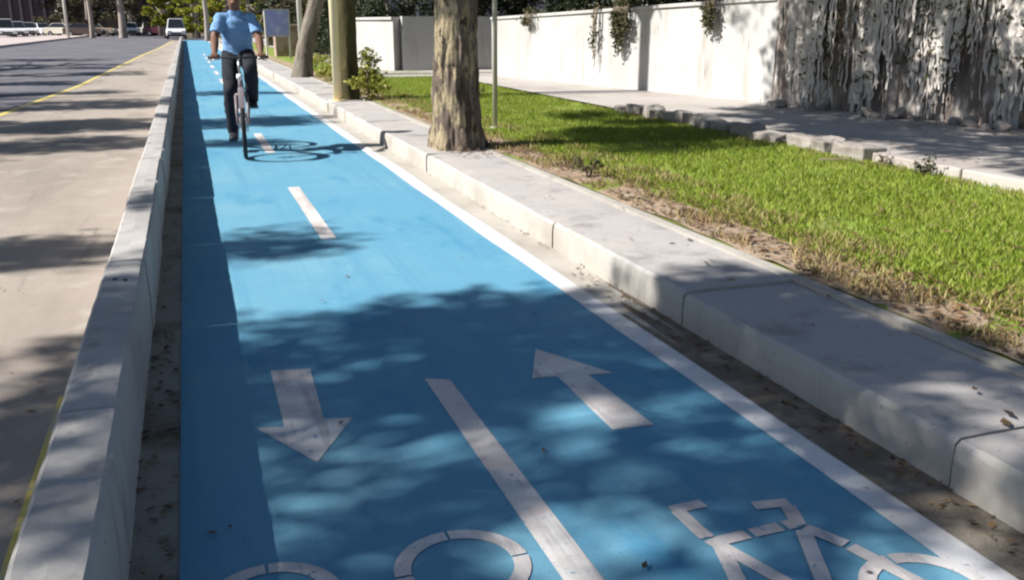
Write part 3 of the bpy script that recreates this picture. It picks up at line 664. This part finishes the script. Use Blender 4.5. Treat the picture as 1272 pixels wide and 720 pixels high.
litter('verge_leaves', 'dry leaves on the bare soil between kerb and lawn', [(2.66,3.15,1.2,9,2600,.182), (2.66,3.0,8,30,500,.182), (2.2,2.6,1.5,6,26,.162)], .055)
litter('wall_leaves', 'dry leaves and rubble at the foot of the stained wall', [(7.5,8.5,7,11.7,500,.205), (5.6,7.5,5,11,160,.203)], .06)
litter('road_leaves', 'a few dry leaves and grit on the dusty road edge', [(-2.4,-.52,2.5,14,170,.0), (-.13,1.7,1.8,12,26,.004)], .035)
litter('lawn_leaves', 'scattered dry leaves on the lawn and round the thick trunk', [(2.9,5.4,1.8,14,520,.20), (2.2,3.1,7.9,9.3,260,.178)], .055)

# grass
def blades(name, label, P, h, w, mat):
    n = len(P); a = RNG.uniform(0, 2*PI, n); hh = h*RNG.uniform(.5, 1.25, n); le = RNG.normal(0, .45, (n, 2))*hh[:, None]
    d = np.stack([np.cos(a), np.sin(a), np.zeros(n)], 1)*w
    tip = P+np.stack([le[:, 0], le[:, 1], hh], 1); mid = P+np.stack([le[:, 0]*.35, le[:, 1]*.35, hh*.6], 1)
    v = np.stack([P-d, P+d, mid+d*.7, tip, mid-d*.7], 1).reshape(-1, 3); f = np.arange(5*n).reshape(-1, 5)
    tag(nobj(name, v, f, mat), label, 'grass', kind='stuff')
def scatter(n, x0, x1, y0, y1, pw=1.7):
    yy = RNG.uniform(0, 1, n)**pw*(y1-y0)+y0; return np.stack([RNG.uniform(x0, x1, n), yy, np.full(n, .165)], 1)
P = scatter(170000, 2.9, 5.48, 1.5, 26)
edge = 3.02+.26*np.array([noise.noise(Vector((0, y*1.1, 2))) for y in P[:, 1]])
keep = (P[:, 0] > edge) | (RNG.uniform(size=len(P)) < .12)
pat = np.array([noise.noise(Vector((p[0]*1.3, p[1]*.9, 0))) for p in P]); keep &= (pat > -.32) | (RNG.uniform(size=len(P)) < .4)
blades('grass', 'short bright green lawn grass', P[keep], .040, .0042, M['grass'])
P = np.concatenate([scatter(24000, 2.68, 3.5, 1.5, 22), scatter(2500, 5.2, 5.5, 2, 12)])
pat = np.array([noise.noise(Vector((p[0]*3, p[1]*2.2, 7))) for p in P])
blades('dry_grass', 'dry straw coloured grass along the kerb side edge of the lawn', P[pat > .0], .055, .0038, M['dry_grass'])

# ------------------------------------------------------------------ far buildings and parked cars
M['bld_dark'] = surf('dark_facade', (0.035,0.028,0.04), [((0.06,.05,.06), 2, .5, .7)], .5)
M['bld_fin'] = surf('facade_fin', (0.13,0.115,0.135), (), .8)
M['bld_base'] = surf('pale_plinth', (0.40,0.38,0.38), [((.3,.28,.28), 1, .45, .65)], .9)
b = thing('dark_building', 'long dark building with grey vertical fins behind the parked cars', 'building', (-30, 137, 0))
m = MB(); m.box(-18, 15.6, 0, 24, 0, 10.4); m.build('wall', M['bld_dark'], b)
m = MB(); m.box(-18.4, 16, -.5, 24.4, 10.41, 10.9); m.build('roof', M['bld_base'], b)
m = MB(); m.box(-18, 15.6, -.25, -.003, 0, .9); m.build('plinth', M['bld_base'], b)
f0 = None; k = 0; x = 15.3
while x > -17.8:
    if f0 is None:
        m = MB(); m.box(-.14, .14, -.35, -.004, .903, 10.4); f0 = m.build('fin', M['bld_fin'], b); c = f0
    else: c = dup(f0, b)
    c.location = (x, 0, 0); k += 1; x -= (1.2, 2.1, 1.5, 1.2)[k % 4]
M['brown_facade'] = surf('brown_facade', (0.075,0.06,0.05), [((.05,.04,.035), .6, .45, .65)], .9)
b = thing('brown_building', 'dark brown building closing the view behind the far trees', 'building', (2, 172, 0))
m = MB(); m.box(-26, 40, 0, 14, 0, 15); m.build('wall', M['brown_facade'], b)
m = MB(); m.box(-26.5, 40.5, -.6, 14.5, 15.01, 15.6); m.build('roof', M['bld_dark'], b)
w0 = None
for z in (1.2, 4.6, 8.0, 11.4):
    for i in range(16):
        if w0 is None:
            m = MB(); m.box(-.8, .8, -.02, -.003, 0, 1.9); w0 = m.build('window', M['dark_fill'], b)
            m = MB()
            for q in ((-.9, -.803, -.1, 2.0), (.803, .9, -.1, 2.0), (-.8, .8, 1.903, 2.0), (-.8, .8, -.1, -.003)): m.box(q[0], q[1], -.08, -.003, q[2], q[3])
            m.build('frame', M['bld_fin'], w0); c = w0
        else: c = dup(w0, b)
        c.location = (-23.5+4*i, 0, z)
M['lilac'] = surf('lilac_render', (0.52,0.50,0.58), [((.42,.40,.48), 1, .45, .65)], .9)
b = thing('pale_house', 'pale lilac house mostly hidden by the garden trees behind the walls', 'building', (9.5, 33, 0))
m = MB(); m.box(-3.2, 4, 0, 7, 0, 5.2); m.build('wall', M['lilac'], b)
m = MB(); m.box(-3.6, 4.4, -.4, 7.4, 5.203, 5.5); m.build('roof', M['bld_base'], b)
for x in (-1.8, .6, 2.6):
    m = MB(); m.box(x-.5, x+.5, -.02, .0-.003, 2.2, 3.5); w_ = m.build('window', M['dark_fill'], b)
    m = MB()
    for q in ((x-.56, x-.503, 2.14, 3.56), (x+.503, x+.56, 2.14, 3.56), (x-.5, x+.5, 3.503, 3.56), (x-.5, x+.5, 2.14, 2.197)): m.box(q[0], q[1], -.05, -.003, q[2], q[3])
    m.build('frame', M['pole'], w_)

M['glass'] = surf('car_glass', (0.02,0.022,0.026), (), .08, spec=.6)
M['tyre'] = surf('tyre_rubber', (0.025,0.025,0.027), (), .85, world=False)
M['steel'] = surf('brushed_metal', (0.45,0.45,0.46), (), .35, metal=.9)
M['lamp_lens'] = surf('lamp_lens', (0.75,0.76,0.78), (), .15)
M['red_lens'] = surf('red_lens', (0.35,0.02,0.02), (), .2)
M['black_plastic'] = surf('black_plastic', (0.03,0.03,0.032), (), .6)
def car(label, loc, rz, col, tall=1.0, group='cars parked across the junction', kind='car'):
    t = thing('parked_car', label, kind, loc, rz, group); pm = surf('car_paint', col, (), .3, world=False, spec=.5)
    H = 1.48*tall
    low = [(-2.1,.32), (-2.12,.62), (-2.0,.80), (-1.05,.95), (1.75,1.0), (2.08,.92), (2.12,.55), (2.08,.32)]
    m = MB(); n = len(low)
    def ring(x, k): return [(x, p[0]*k, p[1]) for p in low]
    secs = [(-.86,.965), (-.80,1.0), (.80,1.0), (.86,.965)]; vs = []
    for x, k in secs: vs += ring(x, k)
    fs = [tuple(range(n)), tuple(range(4*n-1, 3*n-1, -1))]+[(s*n+i, (s+1)*n+i, (s+1)*n+(i+1) % n, s*n+(i+1) % n) for s in range(3) for i in range(n)]
    m.add(vs, fs)
    wb, wt = .80, .62; y = (-1.0, -.30, 1.05, 1.9)          # cabin: windscreen base, roof front, roof rear, rear base
    zb = .93
    m.add([(-wb,y[0],zb), (wb,y[0],zb), (wb,y[3],zb), (-wb,y[3],zb), (-wt,y[1],H), (wt,y[1],H), (wt,y[2],H), (-wt,y[2],H)],
          [(0,1,5,4), (1,2,6,5), (2,3,7,6), (3,0,4,7), (4,5,6,7), (3,2,1,0)])
    m.build('body', pm, t, bevel=.04)
    def quad(a, b, c, d, k=.10, e=.012):
        q = [Vector(v) for v in (a, b, c, d)]; ce = sum(q, Vector())/4; nrm = (q[1]-q[0]).cross(q[3]-q[0]).normalized()
        if nrm.dot(ce-Vector((0,.4,1))) < 0: nrm = -nrm
        f = [ce+(v-ce)*(1-k)+nrm*e for v in q]; g = [v-nrm*.03 for v in f]; o = MB(); o.add(f+g, [(0,1,2,3), (7,6,5,4), (0,4,5,1), (1,5,6,2), (2,6,7,3), (3,7,4,0)]); return o
    quad((-wb,y[0],zb+.05), (wb,y[0],zb+.05), (wt,y[1],H), (-wt,y[1],H)).build('windscreen', M['glass'], t)
    quad((-wb,y[3],zb+.05), (wb,y[3],zb+.05), (wt,y[2],H), (-wt,y[2],H)).build('rear_window', M['glass'], t)
    for s in (-1, 1): quad((s*wb,y[0],zb+.05), (s*wb,y[3],zb+.05), (s*wt,y[2],H), (s*wt,y[1],H)).build('side_window', M['glass'], t)
    for s in (-1, 1):
        for yy in (-1.3, 1.3):
            m = MB(); m.tube([(s*.70,yy,.31), (s*.885,yy,.31)], .31, 20); w = m.build('wheel', M['tyre'], t, bevel=.02)
            m = MB(); m.tube([(s*.884,yy,.31), (s*.893,yy,.31)], .20, 16); m.build('rim', M['steel'], w)
        m = MB(); m.box(s*.62-.17, s*.62+.17, -2.13, -2.02, .62, .78); m.build('headlight', M['lamp_lens'], t, bevel=.02)
        m = MB(); m.box(s*.66-.14, s*.66+.14, 2.04, 2.135, .68, .86); m.build('tail_light', M['red_lens'], t, bevel=.02)
    m = MB(); m.box(-.45, .45, -2.14, -2.05, .48, .64); m.build('grille', M['black_plastic'], t)
    m = MB(); m.box(-.80, .80, -2.15, -2.0, .28, .44); m.box(-.80, .80, 2.0, 2.15, .30, .44); m.build('bumper', M['black_plastic'], t, bevel=.02)
    return t
WH = (.78,.78,.80)
for px, y, col, tall, lb, rz in ((10, 106, WH, 1.25, 'tall white van-like car, leftmost of the parked row before the dark building', .25), (24, 112, WH, 1.1, 'white car second from the left in the parked row', .25),
        (37, 119, WH, 1.05, 'white car third from the left in the parked row', .3), (54, 125, WH, 1.0, 'white car fourth from the left in the parked row', .5),
        (82, 121, (.72,.68,.58), 1.0, 'cream car parked by the foot of the lamp column', 1.1), (106, 118, (.12,.085,.075), 1.0, 'dark brown car parked right of the lamp column', 1.4),
        (124, 125, (.34,.28,.22), 1.0, 'tan car parked between the brownish trunk and the pale trunk', 1.2), (164, 124, WH, 1.05, 'small white car right of the pale bare trunk', .15),
        (187, 128, (.70,.69,.64), 1.1, 'off white car left of the maroon car', .15), (205, 122, (.16,.04,.06), 1.1, 'maroon car left of the white van on the road', 1.3)):
    X = (-.1655+.000708*px)*y; car(lb, (X, y, .0 if px > 20 else .0), rz, col, tall)
car('white van facing us where the road meets the junction beside the end of the lane', (-.75, 95.5, 0), 0.0, WH, 1.25, kind='van')

# ------------------------------------------------------------------ bicycle and rider (front wheel nearest the camera)
BX, BY = .475, 9.72
M['bike_frame'] = surf('bike_frame_paint', (0.20,0.17,0.19), (), .35, world=False)
M['fork_grey'] = surf('grey_fork', (0.22,0.18,0.19), (), .35, world=False)
M['cloth_dark'] = surf('dark_trousers', (0.016,0.017,0.026), [((0.05,0.032,0.036), 7, .56, .72)], .9, (40,.4,.01), world=False)
M['shirt'] = surf('blue_shirt', (0.20,0.36,0.62), [((0.15,0.29,0.53), 8, .48, .66, (1,1,.3))], .85, (14,.5,.03), world=False)
M['skin'] = surf('skin', (0.17,0.09,0.06), [((0.14,.07,.045), 12, .5, .7)], .55, world=False)
M['hair'] = surf('black_hair', (0.012,0.010,0.009), (), .7, (90,.6,.01), world=False)
M['shoe'] = surf('black_shoe', (0.02,0.02,0.03), (), .6, world=False)
M['eye'] = surf('eye_white', (0.6,0.58,0.55), (), .3, world=False)
bk = thing('bicycle', 'dark city bicycle ridden towards the camera on the blue lane', 'bicycle', (BX, BY, 0), rad(-3.0))
def wheel(y):
    m = MB(); m.torus((0,y,.34), (1,0,0), .317, .022, 56, 10); w = m.build('wheel', M['tyre'], bk, smooth=True)
    m = MB(); m.torus((0,y,.34), (1,0,0), .288, .013, 48, 8); m.build('rim', M['steel'], w, smooth=True)
    m = MB(); m.tube([(-.05,y,.34), (.05,y,.34)], .022, 12); m.build('hub', M['steel'], w)
    m = MB()
    for k in range(28):
        a = 2*PI*k/28; s = .03 if k % 2 else -.03; m.tube([(s,y+.02*math.cos(a+.6),.34+.02*math.sin(a+.6)), (0,y+.285*math.cos(a),.34+.285*math.sin(a))], .0014, 4)
    m.build('spokes', M['steel'], w)
wheel(0); wheel(1.06)
BB = (0,.62,.29); ST = (0,.80,.82); HB = (0,.135,.66); HT = (0,.19,.83)
m = MB(); m.tube([BB, ST], .016, 12); m.tube([HB, HT], .021, 12); m.tube([(0,.18,.80), (0,.79,.78)], .015, 12); m.tube([(0,.145,.68), BB], .018, 12)
for s in (-1, 1): m.tube([(s*.012,.79,.78), (s*.06,1.06,.34)], .008, 8); m.tube([(s*.02,.62,.29), (s*.06,1.06,.34)], .009, 8)
m.build('frame', M['bike_frame'], bk, smooth=True)
m = MB(); m.tube([(0,.135,.66), (0,.125,.64)], .020, 12); m.tube([(-.06,.122,.625), (.06,.122,.625)], .014, 10)
for s in (-1, 1): m.tube([(s*.055,.12,.62), (s*.056,.06,.46), (s*.055,0,.34)], [.015,.013,.010], 10)
m.build('fork', M['fork_grey'], bk, smooth=True)
m = MB(); a = np.linspace(rad(20), rad(150), 14)
v = [(x, .36*math.cos(t), .34+.36*math.sin(t)) for t in a for x in (-.028, 0, .028)]
m.add([(p[0], p[1], p[2]+(.006 if i % 3 == 1 else 0)) for i, p in enumerate(v)]+[(p[0], p[1]*1.008, p[2]+.004+(.006 if i % 3 == 1 else 0)) for i, p in enumerate(v)],
      [(i*3+j, i*3+j+1, i*3+j+4, i*3+j+3) for i in range(13) for j in range(2)]+[(42+i*3+j, 42+i*3+j+3, 42+i*3+j+4, 42+i*3+j+1) for i in range(13) for j in range(2)])
m.build('mudguard', M['bike_frame'], bk, smooth=True)
m = MB(); m.tube([(0,.19,.83), (0,.205,.96)], .014, 10); m.tube([(0,.205,.955), (0,.15,.985)], .014, 10); m.build('stem', M['steel'], bk, smooth=True)
hb = MB(); hb.tube([(-.275,.24,.985), (-.19,.19,.99), (-.08,.155,.985), (0,.15,.985), (.08,.155,.985), (.19,.19,.99), (.275,.24,.985)], .012, 10)
hb = hb.build('handlebar', M['black_plastic'], bk, smooth=True)
for s in (-1, 1):
    m = MB(); m.tube([(s*.285,.246,.985), (s*.20,.195,.99)], .017, 12); m.build('grip', M['tyre'], hb, smooth=True)
    m = MB(); m.tube([(s*.19,.17,.985), (s*.235,.165,.965), (s*.275,.195,.955)], [.006,.005,.005], 8); m.build('brake_lever', M['steel'], hb, smooth=True)
m = MB(); m.tube([(0,.16,.80), (0,.105,.80)], [.016,.026], 14); m.tube([(0,.106,.80), (0,.098,.80)], [.034,.034], 18); m.build('headlight', M['lamp_lens'], bk, smooth=True)
m = MB(); m.ellip((0,.90,.90), (.075,.10,.035)); m.ellip((0,.78,.905), (.035,.11,.028)); m.build('saddle', M['black_plastic'], bk, smooth=True, remesh=.008, relax=3)
m = MB(); m.tube([ST, (0,.825,.88)], .013, 10); m.build('seat_post', M['steel'], bk, smooth=True)
m = MB(); m.tube([(.035,.62,.29), (.041,.62,.29)], .085, 28); m.build('chainring', M['steel'], bk)
for s in (-1, 1):
    dz = .17*s
    m = MB(); m.tube([(s*.055,.62,.29), (s*.07,.62,.29+dz)], [.014,.010], 8); m.build('crank', M['steel'], bk, smooth=True)
    m = MB(); m.box(min(s*.075,s*.165), max(s*.075,s*.165), .58, .66, .29+dz-.012, .29+dz+.012); m.build('pedal', M['black_plastic'], bk, bevel=.004)
m = MB(); m.tube([(.04,.62,.375), (.045,1.06,.375)], .006, 6); m.tube([(.04,.62,.205), (.045,1.06,.305)], .006, 6); m.build('chain', M['bike_frame'], bk)

rd = thing('person', 'man in a light blue short sleeved shirt and dark trousers riding the bicycle towards us', 'person', (BX, BY, 0), rad(-3.0))
def chain(m, pts, rs, n=16): m.tube(pts, rs, n)
def limb(m, a, b, ra, rb, bulge=0.0, n=14):
    a = Vector(a); b = Vector(b); p = []; r = []
    for i in range(7):
        t = i/6; p.append(a.lerp(b, t)); r.append(ra+(rb-ra)*t+bulge*math.sin(PI*min(1, t*1.25)))
    m.tube(p, r, n); m.ellip(a, (ra, ra, ra), 14, 10); m.ellip(b, (rb, rb, rb), 14, 10)
J = {'shL': (-.162,.72,1.42), 'elL': (-.222,.60,1.165), 'wrL': (-.225,.31,1.015), 'shR': (.162,.72,1.42), 'elR': (.222,.60,1.165), 'wrR': (.225,.31,1.015),
     'hiL': (-.08,.81,.98), 'knL': (-.105,.47,.64), 'anL': (-.112,.66,.225), 'hiR': (.08,.81,.98), 'knR': (.112,.36,.86), 'anR': (.112,.64,.555)}
# body: one continuous surface
m = MB()
m.tube([(0,.84,.90), (0,.83,.98), (0,.815,1.08), (0,.78,1.2), (0,.745,1.32), (0,.73,1.42), (0,.725,1.46)],
       [(.14,.105), (.15,.11), (.135,.10), (.145,.105), (.16,.11), (.13,.085), (.07,.06)], 20)
m.tube([(0,.73,1.42), (0,.71,1.50), (0,.685,1.57)], [.062,.056,.056], 14)
m.ellip((0,.685,1.655), (.076,.098,.118), 20, 14); m.ellip((0,.645,1.585), (.052,.062,.058), 16, 10)       # cranium, jaw
m.tube([(0,.592,1.665), (0,.572,1.635), (0,.585,1.622)], [.011,.017,.012], 8)                               # nose
m.ellip((0,.59,1.588), (.026,.012,.009)); m.ellip((0,.592,1.598), (.024,.011,.006)); m.ellip((0,.595,1.69), (.055,.014,.010))
for s in (-1, 1): m.ellip((s*.080,.69,1.645), (.012,.022,.034), 10, 8)
for q, s in (('L', -1), ('R', 1)):
    limb(m, J['sh'+q], J['el'+q], .052, .040, .006); limb(m, J['el'+q], J['wr'+q], .040, .026, .007)
    limb(m, J['hi'+q], J['kn'+q], .085, .056, .005); limb(m, J['kn'+q], J['an'+q], .054, .036, .010)
    w = Vector(J['wr'+q]); k = Vector((s*.228,.214,1.012))
    m.tube([w, w.lerp(k, .5), k], [(.026,.022), (.040,.018), (.040,.016)], 12)                               # palm over the grip
    for i, (dx, l) in enumerate(((-.033,.92), (-.011,1.0), (.011,.96), (.033,.80))):                         # four fingers curled round the bar
        b = k+Vector((dx*(1 if s > 0 else -1), 0, 0)); g = b.y
        m.tube([b+Vector((0,.012,.004)), b+Vector((0,-.016*l-.008,.004)), b+Vector((0,-.034*l,-.016)), b+Vector((0,-.028*l,-.040)), b+Vector((0,-.004,-.046*l))], [.0105,.010,.0095,.009,.008], 8)
    tb = w.lerp(k, .45)+Vector((-s*.030, 0, -.004))
    m.tube([tb, tb+Vector((-s*.020,-.022,-.008)), tb+Vector((-s*.014,-.046,-.030)), tb+Vector((-s*.004,-.050,-.046))], [.013,.011,.010,.008], 8)   # thumb from the side of the palm
    a = Vector(J['an'+q]); m.tube([a, a+Vector((0,-.02,-.06)), a+Vector((0,-.10,-.068))], [.034,.036,.03], 10)
body = m.build('body', M['skin'], rd, smooth=True, remesh=.0075, relax=2)
# shirt
m = MB()
m.tube([(0,.835,1.00), (0,.83,1.05), (0,.81,1.12), (0,.785,1.2), (0,.75,1.32), (0,.735,1.40), (0,.728,1.455), (0,.722,1.475)],
       [(.160,.135), (.158,.132), (.150,.128), (.156,.128), (.166,.126), (.150,.105), (.095,.075), (.070,.066)], 24)
for q, s in (('L', -1), ('R', 1)):
    a = Vector(J['sh'+q]); b = a.lerp(Vector(J['el'+q]), .74)
    m.tube([a+Vector((-s*.10,0,.005)), a+Vector((-s*.02,0,.008)), a.lerp(b, .45), b], [.058,.062,.062,.064], 16); m.ellip(a, (.058,.062,.054), 14, 10)
m.build('shirt', M['shirt'], rd, smooth=True, remesh=.011, relax=4)
m = MB(); m.tube([(0,.728,1.455), (0,.718,1.488), (0,.72,1.500)], [(.080,.076), (.072,.070), (.069,.067)], 20, cap=False)
m.tube([(0,.718,1.478), (0,.715,1.50)], [(.073,.071), (.0695,.068)], 20, cap=False); m.build('collar', M['shirt'], rd, smooth=True)
# trousers
m = MB(); m.tube([(0,.85,.90), (0,.84,.96), (0,.83,1.03), (0,.825,1.06)], [(.138,.13), (.152,.138), (.150,.126), (.145,.12)], 22)
for q in 'LR':
    h, k, a = (Vector(J[n+q]) for n in ('hi', 'kn', 'an'))
    m.tube([h, h.lerp(k, .35), h.lerp(k, .7), k], [.096,.092,.078,.070], 16); m.ellip(h, (.094,.1,.1)); m.ellip(k, (.070,.070,.070))
    m.tube([k, k.lerp(a, .35), k.lerp(a, .7), a+Vector((0,0,-.03))], [.070,.074,.064,.060], 16)
m.build('trousers', M['cloth_dark'], rd, smooth=True, remesh=.012, relax=3)
for q in 'LR':
    a = Vector(J['an'+q]); z = a.z-.082
    m = MB(); m.tube([a+Vector((0,.06,-.045)), a+Vector((0,.0,-.045)), a+Vector((0,-.09,-.060)), a+Vector((0,-.17,-.068)), a+Vector((0,-.20,-.072))], [(.038,.036), (.044,.046), (.048,.034), (.046,.026), (.028,.018)], 14)
    m.build('shoe', M['shoe'], rd, smooth=True, remesh=.008, relax=2)
m = MB(); m.ellip((0,.70,1.685), (.084,.100,.100), 22, 14); o = m.build('hair', M['hair'], rd, smooth=True)
bm = bmesh.new(); bm.from_mesh(o.data); bmesh.ops.bisect_plane(bm, geom=bm.verts[:]+bm.edges[:]+bm.faces[:], plane_co=(0,.64,1.70), plane_no=(0,-.75,-.66), clear_outer=True); bm.to_mesh(o.data); bm.free()
for s in (-1, 1):
    m = MB(); m.ellip((s*.030,.600,1.660), (.013,.008,.007), 12, 8); e = m.build('eye', M['eye'], rd, smooth=True)
    m = MB(); m.ellip((s*.030,.593,1.660), (.005,.003,.005), 10, 6); m.build('pupil', M['hair'], e, smooth=True)

for o in rd.children_recursive:
    fold = {'shirt': .0075, 'trousers': .008}.get(o.name.split('.')[0], 0); me = o.data
    ns = [v.normal.copy() for v in me.vertices]
    for v, nn in zip(me.vertices, ns):
        c = v.co
        if fold:
            q = Vector((c.x*9+c.z*5, c.y*9-c.z*4, c.z*7)); w_ = noise.noise(q)+.5*noise.noise(q*2.3)
            v.co += nn*fold*(abs(w_)*1.5-.3)
        t = min(1, max(0, (c.z-1.15)/.3)); v.co.z -= .058*t*t*(3-2*t)
        u = min(1, max(0, (c.z-1.40)/.12)); v.co.y -= .03*u; v.co.z -= .012*u
